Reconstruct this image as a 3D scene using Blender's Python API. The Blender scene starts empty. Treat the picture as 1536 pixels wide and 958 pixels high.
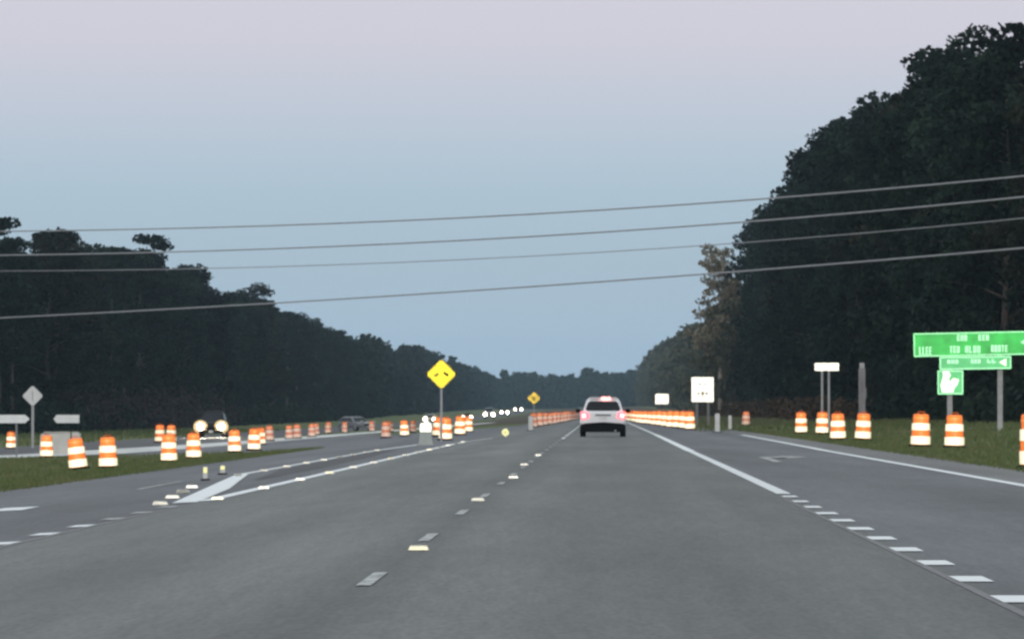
import bpy, bmesh, math, random
import numpy as np
from mathutils import Vector, Matrix

random.seed(7); rng = np.random.default_rng(7)
S = bpy.context.scene
COL = S.collection
R = math.radians

# ------------------------------------------------------------------ camera
CAM_H = 1.10
cam_d = bpy.data.cameras.new('camera'); cam = bpy.data.objects.new('camera', cam_d); COL.objects.link(cam)
cam.location = (0, 0, CAM_H); cam.rotation_euler = (R(90), 0, 0)
cam_d.sensor_width = 36; cam_d.lens = 36 * 9000 / 1536
cam_d.shift_x = (768 - 900) / 1536; cam_d.shift_y = (615 - 479) / 1536
cam_d.clip_start = 0.5; cam_d.clip_end = 20000
cam_d.dof.use_dof = True; cam_d.dof.focus_distance = 12.0; cam_d.dof.aperture_fstop = 62
S.camera = cam
S.render.resolution_x, S.render.resolution_y = 1024, 638
S.cycles.filter_width = 2.3

# ------------------------------------------------------------------ sky (dusk, low band of blue with a mauve belt above it)
W = bpy.data.worlds.new('World'); S.world = W; W.use_nodes = True
nt = W.node_tree; nt.nodes.clear()
N, L = nt.nodes.new, nt.links.new
tc = N('ShaderNodeTexCoord'); sep = N('ShaderNodeSeparateXYZ'); L(tc.outputs['Generated'], sep.inputs[0])
ramp = N('ShaderNodeValToRGB'); L(sep.outputs['Z'], ramp.inputs[0])
stops = [(0.0, (.39, .56, .74)), (.0106, (.40, .56, .72)), (.024, (.385, .53, .655)), (.037, (.40, .55, .68)),
         (.046, (.475, .57, .705)), (.062, (.605, .605, .725)), (.20, (.80, .76, .82)), (.45, (.74, .80, .84)), (1.0, (.60, .70, .78))]
els = ramp.color_ramp.elements
while len(els) < len(stops): els.new(.5)
for e, (p, c) in zip(els, stops): e.position = p
for e, (p, c) in zip(els, stops): e.color = (*c, 1)
sky = N('ShaderNodeTexSky'); sky.sky_type = 'NISHITA'; sky.sun_disc = False
SUN_EL, SUN_AZ = R(3), R(200)
sky.sun_elevation = SUN_EL; sky.sun_rotation = SUN_AZ
bg1 = N('ShaderNodeBackground'); L(ramp.outputs[0], bg1.inputs[0]); bg1.inputs[1].default_value = 0.97
bg2 = N('ShaderNodeBackground'); L(sky.outputs[0], bg2.inputs[0]); bg2.inputs[1].default_value = 0.02
add = N('ShaderNodeAddShader'); L(bg1.outputs[0], add.inputs[0]); L(bg2.outputs[0], add.inputs[1])
out = N('ShaderNodeOutputWorld'); L(add.outputs[0], out.inputs[0])

sun_d = bpy.data.lights.new('sun', 'SUN'); sun_d.energy = 0.6; sun_d.angle = R(12); sun_d.color = (1, .90, .86)
sun = bpy.data.objects.new('sun', sun_d); COL.objects.link(sun)
sun.rotation_euler = (R(90) - R(6), 0, R(-20))

# low-beam headlamps of the car the photograph was taken from.  Reflective sheeting returns hundreds of times more
# of this light than matte surfaces do, so the beam is linked to the reflective sheeting.
RETRO = bpy.data.collections.new('reflective_sheeting')
for hx in (-.6, .6):
    hd = bpy.data.lights.new('headlamp', 'SPOT'); hd.energy = 1.0; hd.spot_size = R(24); hd.spot_blend = .5
    hd.shadow_soft_size = .08; hd.color = (1, .93, .82)
    hd.use_nodes = True; n2 = hd.node_tree; n2.nodes.clear()
    em = n2.nodes.new('ShaderNodeEmission'); lf = n2.nodes.new('ShaderNodeLightFalloff'); lo = n2.nodes.new('ShaderNodeOutputLight')
    lf.inputs['Strength'].default_value = 34.0
    n2.links.new(lf.outputs['Constant'], em.inputs['Strength']); n2.links.new(em.outputs[0], lo.inputs[0])
    ho = bpy.data.objects.new('headlamp', hd); COL.objects.link(ho)
    ho.location = (hx, 1.6, .65); ho.rotation_euler = (R(90), 0, 0)
    ho.light_linking.receiver_collection = RETRO

S.view_settings.view_transform = 'Standard'; S.view_settings.look = 'None'
S.view_settings.exposure = 0; S.view_settings.gamma = 1
S.cycles.volume_bounces = 0; S.cycles.max_bounces = 6; S.cycles.diffuse_bounces = 3
S.cycles.transparent_max_bounces = 8
S.cycles.sample_clamp_indirect = 3

# ------------------------------------------------------------------ materials
MATS = {}
def mat(name, col, rough=.7, metal=0, emit=None, es=0, spec=.5, var=0, vscale=3, bump=0, bscale=20, stretch=(1, 1, 1), col2=None, detail=4, objrand=0):
    if name in MATS: return MATS[name]
    m = bpy.data.materials.new(name); m.use_nodes = True; t = m.node_tree; b = t.nodes['Principled BSDF']
    b.inputs['Roughness'].default_value = rough; b.inputs['Metallic'].default_value = metal
    b.inputs['Specular IOR Level'].default_value = spec
    if emit: b.inputs['Emission Color'].default_value = (*emit, 1); b.inputs['Emission Strength'].default_value = es
    g = t.nodes.new('ShaderNodeTexCoord'); mp = t.nodes.new('ShaderNodeMapping'); t.links.new(g.outputs['Object'], mp.inputs[0])
    mp.inputs['Scale'].default_value = stretch
    no = t.nodes.new('ShaderNodeTexNoise'); no.inputs['Scale'].default_value = vscale; no.inputs['Detail'].default_value = detail
    t.links.new(mp.outputs[0], no.inputs['Vector'])
    rp = t.nodes.new('ShaderNodeValToRGB'); t.links.new(no.outputs[0], rp.inputs[0])
    c2 = col2 or tuple(c * (1 + var) for c in col)
    c1 = col if col2 else tuple(c * (1 - var) for c in col)
    rp.color_ramp.elements[0].position = .3; rp.color_ramp.elements[1].position = .7
    rp.color_ramp.elements[0].color = (*c1, 1); rp.color_ramp.elements[1].color = (*c2, 1)
    last = rp.outputs[0]
    if objrand:
        oi = t.nodes.new('ShaderNodeObjectInfo'); hs = t.nodes.new('ShaderNodeHueSaturation')
        mr = t.nodes.new('ShaderNodeMapRange'); mr.inputs['To Min'].default_value = 1 - objrand; mr.inputs['To Max'].default_value = 1 + objrand
        t.links.new(oi.outputs['Random'], mr.inputs[0]); t.links.new(mr.outputs[0], hs.inputs['Value'])
        t.links.new(last, hs.inputs['Color']); last = hs.outputs[0]
    t.links.new(last, b.inputs['Base Color'])
    if bump:
        n3 = t.nodes.new('ShaderNodeTexNoise'); n3.inputs['Scale'].default_value = bscale; n3.inputs['Detail'].default_value = 3
        t.links.new(mp.outputs[0], n3.inputs['Vector'])
        bp = t.nodes.new('ShaderNodeBump'); bp.inputs['Strength'].default_value = bump; bp.inputs['Distance'].default_value = .02
        t.links.new(n3.outputs[0], bp.inputs['Height']); t.links.new(bp.outputs[0], b.inputs['Normal'])
    MATS[name] = m
    return m

def asphalt(name, base, tint, streak_x=.9, tracks=False):
    """aged asphalt: aggregate speckle + long wheel-path streaks + blotches"""
    m = bpy.data.materials.new(name); m.use_nodes = True; t = m.node_tree; b = t.nodes['Principled BSDF']
    nn, ll = t.nodes.new, t.links.new
    g = nn('ShaderNodeNewGeometry')
    def noise(scale, detail, st):
        mp = nn('ShaderNodeMapping'); mp.inputs['Scale'].default_value = st; ll(g.outputs['Position'], mp.inputs[0])
        n = nn('ShaderNodeTexNoise'); n.inputs['Scale'].default_value = scale; n.inputs['Detail'].default_value = detail
        ll(mp.outputs[0], n.inputs['Vector']); return n.outputs[0]
    def mr(x, a, c, lo=.25, hi=.75):
        r = nn('ShaderNodeMapRange'); r.inputs['From Min'].default_value = lo; r.inputs['From Max'].default_value = hi
        r.inputs['To Min'].default_value = a; r.inputs['To Max'].default_value = c; ll(x, r.inputs[0]); return r.outputs[0]
    def mul(x, y):
        q = nn('ShaderNodeMath'); q.operation = 'MULTIPLY'; ll(x, q.inputs[0]); ll(y, q.inputs[1]); return q.outputs[0]
    f = mul(mul(mr(noise(30, 4, (1, .12, 1)), .80, 1.2), mr(noise(streak_x, 3, (1, .012, 1)), .80, 1.2)), mr(noise(.5, 5, (1, .10, 1)), .78, 1.22))
    f = mul(f, mr(noise(8, 4, (1, .06, 1)), .9, 1.1))
    if tracks:   # oil-darkened band in the middle of each lane and along the joint
        sx = nn('ShaderNodeSeparateXYZ'); ll(g.outputs['Position'], sx.inputs[0])
        wob = nn('ShaderNodeMath'); wob.operation = 'MULTIPLY_ADD'; ll(noise(.8, 2, (0, .05, 0)), wob.inputs[0]); wob.inputs[1].default_value = .5; ll(sx.outputs[0], wob.inputs[2])
        rr = nn('ShaderNodeValToRGB'); ll(mr(wob.outputs[0], 0, 1, -5.6, 2.6), rr.inputs[0])
        K = [(0, .95), (.12, 1.06), (.24, 1.0), (.30, .92), (.36, 1.02), (.47, 1.05), (.535, .68), (.575, .96), (.66, 1.0), (.77, .74), (.86, .96), (.94, .90), (1, .86)]
        E = rr.color_ramp.elements; rr.color_ramp.interpolation = 'B_SPLINE'
        while len(E) < len(K): E.new(.5)
        for e, (p, q) in zip(E, K): e.position = p
        for e, (p, q) in zip(E, K): e.color = (q / 1.1,) * 3 + (1,)
        f = mul(f, rr.outputs[0]); base *= 1.14
    mx = nn('ShaderNodeMix'); mx.data_type = 'RGBA'; mx.blend_type = 'MULTIPLY'; mx.inputs[0].default_value = 1
    mx.inputs[6].default_value = (base * tint[0], base * tint[1], base * tint[2], 1)
    cb = nn('ShaderNodeCombineColor')
    for i in range(3): ll(f, cb.inputs[i])
    ll(cb.outputs[0], mx.inputs[7]); ll(mx.outputs[2], b.inputs['Base Color'])
    b.inputs['Roughness'].default_value = .75; b.inputs['Specular IOR Level'].default_value = .35
    bp = nn('ShaderNodeBump'); bp.inputs['Strength'].default_value = .5; bp.inputs['Distance'].default_value = .01
    ll(noise(60, 2, (1, 1, 1)), bp.inputs['Height']); ll(bp.outputs[0], b.inputs['Normal'])
    MATS[name] = m; return m

def worn_paint(name, col, under, wear=.5, scale=9):
    m = bpy.data.materials.new(name); m.use_nodes = True; t = m.node_tree; b = t.nodes['Principled BSDF']
    g = t.nodes.new('ShaderNodeNewGeometry'); mp = t.nodes.new('ShaderNodeMapping'); mp.inputs['Scale'].default_value = (1, .35, 1)
    t.links.new(g.outputs['Position'], mp.inputs[0])
    n = t.nodes.new('ShaderNodeTexNoise'); n.inputs['Scale'].default_value = scale; n.inputs['Detail'].default_value = 6; n.inputs['Roughness'].default_value = .7
    t.links.new(mp.outputs[0], n.inputs['Vector'])
    rp = t.nodes.new('ShaderNodeValToRGB'); t.links.new(n.outputs[0], rp.inputs[0])
    rp.color_ramp.elements[0].position = wear - .12; rp.color_ramp.elements[1].position = wear + .12
    rp.color_ramp.elements[0].color = (*under, 1); rp.color_ramp.elements[1].color = (*col, 1)
    t.links.new(rp.outputs[0], b.inputs['Base Color']); b.inputs['Roughness'].default_value = .6
    MATS[name] = m; return m

A_MAIN = asphalt('asphalt_travel_lane', .168, (.98, 1.01, .95), tracks=True)
A_TURN = asphalt('asphalt_turn_lane', .148, (.98, 1.0, 1.05), .5)
A_SHOULD = asphalt('asphalt_shoulder', .18, (1.02, 1, .97))
A_DARK = asphalt('asphalt_dark_patch', .09, (1, 1, 1), 1.5)
A_FAR = asphalt('asphalt_opposing', .09, (1, 1, 1.05))
CONC = asphalt('concrete_pavement', .72, (1, .99, .94))
PAINT = worn_paint('white_road_paint', (.84, .86, .84), (.45, .46, .44), .38)
PAINT_BRIGHT = worn_paint('fresh_white_paint', (.90, .92, .90), (.70, .71, .69), .32)
PAINT_WORN = worn_paint('worn_white_paint', (.62, .63, .61), (.20, .205, .195), .52)
TAR = mat('tar_seam', (.10, .10, .10), .5, var=.3)
GRASS = mat('verge_grass', (.075, .130, .040), .95, col2=(.195, .19, .092), vscale=.35, detail=7, spec=.1, bump=.6, bscale=8)
GRASS_BLADE = mat('grass_blade', (.075, .130, .040), .9, col2=(.19, .19, .09), vscale=.6, spec=.1)
DIRT = mat('dry_verge', (.10, .082, .055), .95, var=.25, vscale=.2, spec=.1)
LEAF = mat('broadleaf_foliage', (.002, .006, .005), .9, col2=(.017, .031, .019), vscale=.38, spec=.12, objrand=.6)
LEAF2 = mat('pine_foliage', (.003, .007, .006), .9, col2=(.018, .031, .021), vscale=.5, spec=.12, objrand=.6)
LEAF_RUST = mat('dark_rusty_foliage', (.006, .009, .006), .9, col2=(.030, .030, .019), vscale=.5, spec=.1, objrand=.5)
LEAF_TAN = mat('thin_tan_foliage', (.16, .145, .10), .9, col2=(.28, .25, .18), vscale=.6, spec=.1)
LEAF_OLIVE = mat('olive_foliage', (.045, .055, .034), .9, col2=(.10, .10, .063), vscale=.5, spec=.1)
LEAF_BROWN = mat('brown_scrub', (.045, .034, .022), .9, col2=(.085, .060, .040), vscale=.7, spec=.1)
BARK = mat('bark', (.09, .08, .07), .95, var=.4, vscale=4, stretch=(1, 1, .2), spec=.1)
BARK_PALE = mat('pale_bark', (.34, .31, .27), .9, var=.2, vscale=3)
ORANGE = mat('orange_plastic', (.72, .17, .035), .45, var=.12, vscale=3, spec=.15)
WHITE_R = mat('white_reflective_band', (.88, .82, .60), .5, var=.05, vscale=6, spec=.15)
RUBBER = mat('black_rubber', (.010, .010, .010), .9, spec=.1, var=.3)
GALV = mat('galvanised_steel', (.40, .41, .41), .6, .1, var=.15, vscale=5)
GALV_DK = mat('weathered_steel', (.20, .21, .21), .6, .1, var=.15, vscale=5)
YEL = mat('yellow_sheeting', (.62, .50, .008), .5, var=.04, spec=.15)
YEL_OLD = mat('faded_yellow_sheeting', (.42, .30, .02), .5, var=.1, spec=.15)
WHT = mat('white_sheeting', (.84, .84, .76), .5, var=.04, spec=.15)
WHT_OLD = mat('aged_white_panel', (.72, .74, .72), .6, var=.08)
GRN = mat('green_sheeting', (.012, .27, .042), .5, var=.35, vscale=1.4, spec=.15)
GRN2 = mat('pale_green_sheeting', (.05, .30, .11), .5, var=.2, vscale=2, spec=.15)
LEGEND = mat('white_legend', (.30, .64, .42), .5, var=.1, spec=.15)
BLACK = mat('black_legend', (.02, .02, .02), .6)
GREY_L = mat('faint_grey_legend', (.10, .10, .09), .6)
DARKBACK = mat('sign_back', (.10, .10, .10), .6, .4)
CARW = mat('white_car_paint', (.84, .87, .88), .28, var=.02, spec=.6)
CARG = mat('grey_car_paint', (.22, .23, .24), .3, var=.03, spec=.6)
CARS = mat('silver_car_paint', (.38, .39, .40), .3, .4, var=.03)
CARD = mat('dark_car_paint', (.012, .013, .016), .6, spec=.2, var=.03)
GLASS = mat('dark_glass', (.012, .013, .018), .08, spec=.8)
BLKPL = mat('black_trim', (.006, .006, .007), .8, spec=.1, var=.2)
TAIL = mat('lit_tail_lamp', (.5, .02, .02), .3, emit=(1.0, .10, .13), es=3.6)
TAIL_HOT = mat('lit_brake_lamp', (.5, .05, .05), .3, emit=(1.0, .38, .34), es=4.0)
HEAD = mat('lit_headlamp', (.9, .9, .8), .3, emit=(1.0, .88, .58), es=500)
HEAD_FAR = mat('lit_headlamp_distant', (.9, .9, .8), .3, emit=(1.0, .97, .82), es=160)
GLARE = mat('headlamp_glare', (.5, .4, .2), .5, emit=(1.0, .70, .36), es=.75)  # warm emission imitating the glare around a headlamp, not a lamp part
HEAD_BLUE = mat('lit_headlamp_cool', (.9, .9, .9), .3, emit=(.75, .92, 1.0), es=30)
MARK_W = mat('reflector_lens_white', (.88, .88, .80), .3, var=.03)
MARK_Y = mat('reflector_lens_yellow', (.85, .82, .62), .3, var=.03)
MARK_YG = mat('reflector_lens_green_yellow', (.44, .45, .22), .5, var=.15, spec=.1)
WOOD = mat('weathered_wood', (.27, .26, .27), .9, var=.3, vscale=4, stretch=(1, 1, .15))
WIRE = mat('overhead_wire', (.30, .31, .33), .6, var=.1)
CONC_BLK = mat('pale_concrete', (.56, .55, .50), .85, var=.12, vscale=2)

# ------------------------------------------------------------------ helpers
def tag(o, label=None, cat=None, group=None, kind=None):
    if label: o['label'] = label
    if cat: o['category'] = cat
    if group: o['group'] = group
    if kind: o['kind'] = kind
    return o
def empty(name, loc, rz=0):
    o = bpy.data.objects.new(name, None); COL.objects.link(o); o.location = loc; o.rotation_euler[2] = rz
    o.empty_display_size = .2; return o
def retro(o):
    RETRO.objects.link(o); return o
def obj(name, bm, m, parent=None, smooth=False, bevel=0):
    if bevel:
        bmesh.ops.bevel(bm, geom=[e for e in bm.edges], offset=bevel, segments=2, affect='EDGES', clamp_overlap=True)
    me = bpy.data.meshes.new(name); bm.to_mesh(me); bm.free()
    me.materials.append(m)
    if smooth: me.polygons.foreach_set('use_smooth', [True] * len(me.polygons))
    o = bpy.data.objects.new(name, me); COL.objects.link(o)
    if parent: o.parent = parent
    return o
def box(bm, c, s, rot=None):
    r = bmesh.ops.create_cube(bm, size=1)
    M = Matrix.Translation(c) @ (rot.to_4x4() if rot else Matrix()) @ Matrix.Diagonal((*s, 1))
    bmesh.ops.transform(bm, matrix=M, verts=r['verts']); return bm
def bx(c, s, rot=None): return box(bmesh.new(), c, s, rot)
def tube(bm, pts, rad, n=8):
    """tapered tube through pts; rad a number or list"""
    rs = rad if isinstance(rad, (list, tuple)) else [rad] * len(pts)
    rings = []
    for i, p in enumerate(pts):
        p = Vector(p); a = Vector(pts[max(i - 1, 0)]); b = Vector(pts[min(i + 1, len(pts) - 1)])
        d = (b - a).normalized(); u = d.cross(Vector((0, 0, 1)))
        if u.length < .01: u = Vector((1, 0, 0))
        u.normalize(); w = d.cross(u)
        rings.append([bm.verts.new(p + (u * math.cos(2 * math.pi * k / n) + w * math.sin(2 * math.pi * k / n)) * rs[i]) for k in range(n)])
    for A, B in zip(rings, rings[1:]):
        for k in range(n): bm.faces.new((A[k], A[(k + 1) % n], B[(k + 1) % n], B[k]))
    bm.faces.new(rings[0][::-1]); bm.faces.new(rings[-1]); return bm
def lathe(prof, n=20, bm=None):
    bm = bm or bmesh.new(); rings = []
    for r, z in prof:
        rings.append([bm.verts.new((r * math.cos(2 * math.pi * k / n), r * math.sin(2 * math.pi * k / n), z)) for k in range(n)])
    for A, B in zip(rings, rings[1:]):
        for k in range(n): bm.faces.new((A[k], A[(k + 1) % n], B[(k + 1) % n], B[k]))
    bm.faces.new(rings[0][::-1]); bm.faces.new(rings[-1]); return bm
def prism(bm, poly, y0, y1):
    """extrude an XZ outline between y0 and y1"""
    a = [bm.verts.new((x, y0, z)) for x, z in poly]; b = [bm.verts.new((x, y1, z)) for x, z in poly]
    bm.faces.new(a[::-1]); bm.faces.new(b)
    n = len(poly)
    for i in range(n): bm.faces.new((a[i], a[(i + 1) % n], b[(i + 1) % n], b[i]))
    bmesh.ops.recalc_face_normals(bm, faces=bm.faces); return bm
def copy_tree(o, parent=None):
    c = o.copy(); COL.objects.link(c); c.parent = parent
    if o.name in RETRO.objects: RETRO.objects.link(c)
    for ch in list(o.children): copy_tree(ch, c)
    return c

# ------------------------------------------------------------------ terrain
XB = [-3000, -200, -60, -34, -22, -15.5, -11.2, -1.45, 8, 11, 20, 40, 200, 3000]
ZB = [-1.5, -1.5, -1.2, -1.1, -.95, -.75, -.44, 0, 0, 0, .45, .7, 1.0, 1.0]
YS = [-60, 0, 20, 40, 60, 80, 100, 130, 160, 200, 250, 300, 350, 400, 500, 600, 700, 800, 1000, 1200, 1400, 1600, 1800, 2000, 2300, 2600, 3000, 3500, 4200, 6000, 9000]
def gy(y):
    if y < 1000: return 0
    t = min((y - 1000) / 2000, 1.2); return 2.6 * t * t * (3 - 2 * t) if t < 1 else 2.6 + (t - 1) * 2
GYS = [gy(y) for y in YS]
def tz(x, y): return float(np.interp(x, XB, ZB)) + float(np.interp(y, YS, GYS))
def ground_at(u, v):
    """where the line of sight through photo pixel (u, v) meets the terrain"""
    Y = 9000 * CAM_H / (v - 615)
    for _ in range(60):
        X = (u - 900) * Y / 9000; z = tz(X, Y); Y = .5 * Y + .5 * 9000 * (CAM_H - z) / (v - 615)
    return (X, Y, z)
def strip_sheet(name, edge, m, dz, kind='structure', cols=None, thick=0):
    """sheet following the terrain; edge = [(Y, Xleft, Xright), ...]"""
    ys = sorted(set([e[0] for e in edge] + [y for y in YS if edge[0][0] < y < edge[-1][0]]))
    eY = [e[0] for e in edge]; eL = [e[1] for e in edge]; eR = [e[2] for e in edge]
    bm = bmesh.new(); prev = None
    for y in ys:
        l = float(np.interp(y, eY, eL)); r = float(np.interp(y, eY, eR))
        ts = [i / 6 for i in range(7)]
        xs = [l + (r - l) * t for t in ts]
        row = [bm.verts.new((x, y, tz(x, y) + dz)) for x in xs]
        if prev:
            for i in range(6): bm.faces.new((prev[i], prev[i + 1], row[i + 1], row[i]))
        prev = row
    bmesh.ops.recalc_face_normals(bm, faces=bm.faces)
    o = obj(name, bm, m)
    if kind: o['kind'] = kind
    return o

bm = bmesh.new(); grid = []
XG = sorted(set(XB + [-28, -18, -5, 4, 15, 30, 100, -100]))
for y in YS: grid.append([bm.verts.new((x, y, tz(x, y))) for x in XG])
for a, b in zip(grid, grid[1:]):
    for i in range(len(XG) - 1): bm.faces.new((a[i], a[i + 1], b[i + 1], b[i]))
tag(obj('ground', bm, GRASS), kind='structure')

# pavements (main carriageway split where the crossfall changes)
FAR = 2900
strip_sheet('road', [(-60, -1.45, 2.36), (FAR, -1.45, 2.36)], A_MAIN, .024)
strip_sheet('road', [(-60, -5.52, -1.45), (FAR, -5.52, -1.45)], A_MAIN, .024)
strip_sheet('turn_lane_road', [(-60, 2.36, 6.25), (300, 2.36, 6.25), (420, 2.36, 4.2), (FAR, 2.36, 3.6)], A_TURN, .024)
strip_sheet('road_shoulder', [(-60, 6.25, 7.6), (250, 6.25, 7.6), (300, 6.25, 7.6), (420, 4.2, 5.4), (FAR, 3.6, 4.8)], A_SHOULD, .022)
strip_sheet('turn_lane_road', [(-60, -11.2, -5.52), (240, -11.2, -5.52), (420, -11.2, -5.52), (520, -7.0, -5.52), (FAR, -6.2, -5.52)], A_TURN, .024)
strip_sheet('crossover_road', [(238, -15.5, -11.2), (300, -15.5, -11.2), (400, -15.5, -11.2), (480, -12, -11.2)], A_TURN, .02)
strip_sheet('crossover_road', [(244, -22, -15.5), (300, -22, -15.5), (400, -21, -15.5), (470, -19, -15.5)], A_TURN, .02)
strip_sheet('crossover_pavement', [(225, -42, -34), (262, -31, -25.6), (280, -27.5, -22.3), (367, -24.5, -20.6), (580, -21.2, -18.2), (783, -18.8, -15.8), (900, -17, -15)], CONC, .034)
strip_sheet('opposing_road', [(-60, -35, -26.5), (280, -35, -26.5), (360, -35, -24.6), (FAR, -35, -24.6)], A_FAR, .014)
strip_sheet('side_road', [(262, 13, 60), (274, 13, 60)], mat('pale_gravel', (.30, .28, .24), .9, var=.2, vscale=2), .03)
strip_sheet('dry_verge', [(430, 5.4, 19), (700, 5.2, 19), (1500, 5.0, 17), (FAR, 5.0, 16)], DIRT, .018)
strip_sheet('dry_median', [(620, -14, -7.2), (900, -20, -6.8), (1500, -22, -6.6), (FAR, -22, -6.6)], DIRT, .012)

# painted markings
MZ = .031
def line(x0, x1, y0, y1, w, m=PAINT, name='road_marking'):
    return strip_sheet(name, [(y0, x0 - w / 2, x0 + w / 2), (y1, x1 - w / 2, x1 + w / 2)], m, MZ)
y = 34.1
for k in range(11):
    line(2.36, 2.36, y - .62, y + .62, .215 if k < 8 else .18, PAINT_BRIGHT); y += 4.06
line(2.36, 2.36, 30.0 - .5, 30.0 + .5, .185, PAINT_BRIGHT)
line(2.36, 2.38, 77, 158, .19)
line(2.38, 2.45, 158, 262, .24, PAINT_BRIGHT)
line(2.45, 2.4, 262, 800, .18, PAINT)
line(6.12, 6.0, -20, 160, .20, PAINT_BRIGHT); line(6.0, 6.04, 160, 172, .24, PAINT_BRIGHT); line(6.04, 6.2, 172, 262, .22, PAINT_BRIGHT)
for k in range(16):
    a = 24.2 + 12.5 * k
    line(-1.45, -1.45, a, a + 3.0, .095, PAINT_WORN)
for k in range(14):
    a = 225 + 24 * k
    line(-1.42, -1.4, a, a + 14, .13, PAINT)
y = 52.6
for k in range(7):
    line(-5.66, -5.66, y - .65, y + .65, .23, PAINT_BRIGHT if k < 4 else PAINT_WORN); y += 4.3
line(-5.47, -5.40, 83, 234, .24, PAINT_BRIGHT)
line(-5.40, -4.7, 234, 262, .14, PAINT)
line(-7.55, -7.50, 125, 200, .20, PAINT_BRIGHT); line(-7.5, -6.9, 200, 236, .26, PAINT_BRIGHT)
# the oblique nose bar of the painted median
strip_sheet('road_marking', [(82, -5.85, -5.50), (98, -6.50, -6.05), (112, -7.08, -6.72), (126, -7.64, -7.38)], PAINT_BRIGHT, .033)
strip_sheet('dark_patch_road', [(112, -6.45, -6.35), (135, -7.2, -6.2), (165, -7.25, -6.3), (205, -7.25, -6.9)], A_DARK, .0285)
strip_sheet('tar_seam_road', [(20, -5.62, -5.50), (80, -5.55, -5.46)], TAR, .0275)
strip_sheet('tar_seam_road', [(82, -5.36, -5.30), (200, -5.34, -5.28)], TAR, .0275)
strip_sheet('tar_seam_road', [(20, 2.20, 2.27), (75, 2.22, 2.26)], TAR, .0275)
# worn turn arrow in the right-hand turn lane, and the tail of another in the left one
def arrow(cx, cy, ln, s):
    bm = bmesh.new()
    pts = [(-.08, 0), (.08, 0), (.08, ln * .62), (.45, ln * .72), (.45, ln * .6), (1.0, ln * .8), (.45, ln), (.45, ln * .88), (-.08, ln * .78)]
    vs = [bm.verts.new((cx + px * s, cy + py, tz(cx + px * s, cy + py) + MZ + .001)) for px, py in pts]
    bm.faces.new(vs); bmesh.ops.triangulate(bm, faces=bm.faces)
    tag(obj('arrow_road_marking', bm, PAINT_WORN), kind='structure')
arrow(3.7, 124, 17, 1.1)
line(-8.15, -8.2, 82, 85.2, .5, PAINT_BRIGHT)
line(-8.0, -8.1, 104, 116, .12, PAINT_WORN)

# ------------------------------------------------------------------ grass tufts (uncountable)
def cards_mesh(name, pts, nrm, size, m, parent=None, aspect=1.0, jitter=.35):
    """one mesh of small four-sided leaf faces at pts"""
    n = len(pts); a = rng.normal(size=(n, 3)); a /= np.linalg.norm(a, axis=1)[:, None]
    b = np.cross(a, nrm if nrm is not None else rng.normal(size=(n, 3))); b /= (np.linalg.norm(b, axis=1)[:, None] + 1e-9)
    s = (size * rng.uniform(1 - jitter, 1 + jitter, n))[:, None]
    a = a * s * aspect; b = b * s
    v = np.stack([pts - a - b * .35, pts - a * .1 + b * -.9, pts + a + b * .3, pts + a * .05 + b], 1).reshape(-1, 3)
    me = bpy.data.meshes.new(name); me.vertices.add(4 * n); me.vertices.foreach_set('co', v.astype(np.float32).ravel())
    me.loops.add(4 * n); me.loops.foreach_set('vertex_index', np.arange(4 * n, dtype=np.int32))
    me.polygons.add(n); me.polygons.foreach_set('loop_start', np.arange(0, 4 * n, 4, dtype=np.int32)); me.polygons.foreach_set('loop_total', np.full(n, 4, np.int32))
    me.update(); me.validate(); me.materials.append(m)
    o = bpy.data.objects.new(name, me); COL.objects.link(o)
    if parent: o.parent = parent
    return o
def tufts(name, regions, m):
    P = []
    for (x0, x1, y0, y1, n, hmax) in regions:
        x = rng.uniform(x0, x1, n); y = rng.uniform(y0, y1, n)
        for i in range(n): P.append((x[i], y[i], tz(x[i], y[i]), hmax * rng.uniform(.4, 1)))
    P = np.array(P); n = len(P); ang = rng.uniform(0, 6.28, n); w = P[:, 3] * .22
    dx = np.cos(ang) * w; dy = np.sin(ang) * w
    lean = rng.normal(0, .3, (n, 2)) * P[:, 3:4]
    v = np.stack([np.c_[P[:, 0] - dx, P[:, 1] - dy, P[:, 2]], np.c_[P[:, 0] + dx, P[:, 1] + dy, P[:, 2]],
                  np.c_[P[:, 0] + lean[:, 0], P[:, 1] + lean[:, 1], P[:, 2] + P[:, 3]]], 1).reshape(-1, 3)
    me = bpy.data.meshes.new(name); me.from_pydata(v.tolist(), [], np.arange(3 * n).reshape(-1, 3).tolist()); me.materials.append(m)
    o = bpy.data.objects.new(name, me); COL.objects.link(o); return o
tag(tufts('grass', [(7.35, 7.8, 70, 320, 5000, .10), (-11.5, -10.95, 100, 238, 4000, .10), (7.65, 12, 80, 300, 16000, .13), (12, 20, 150, 420, 12000, .22), (-15.5, -11.25, 120, 245, 12000, .13), (-26, -15.5, 150, 262, 14000, .15),
                    (-60, -35, 250, 700, 9000, .35), (5, 20, 300, 800, 9000, .25)], GRASS_BLADE),
    'short mown verge grass beside the road and in the median', 'grass', kind='stuff')

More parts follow.
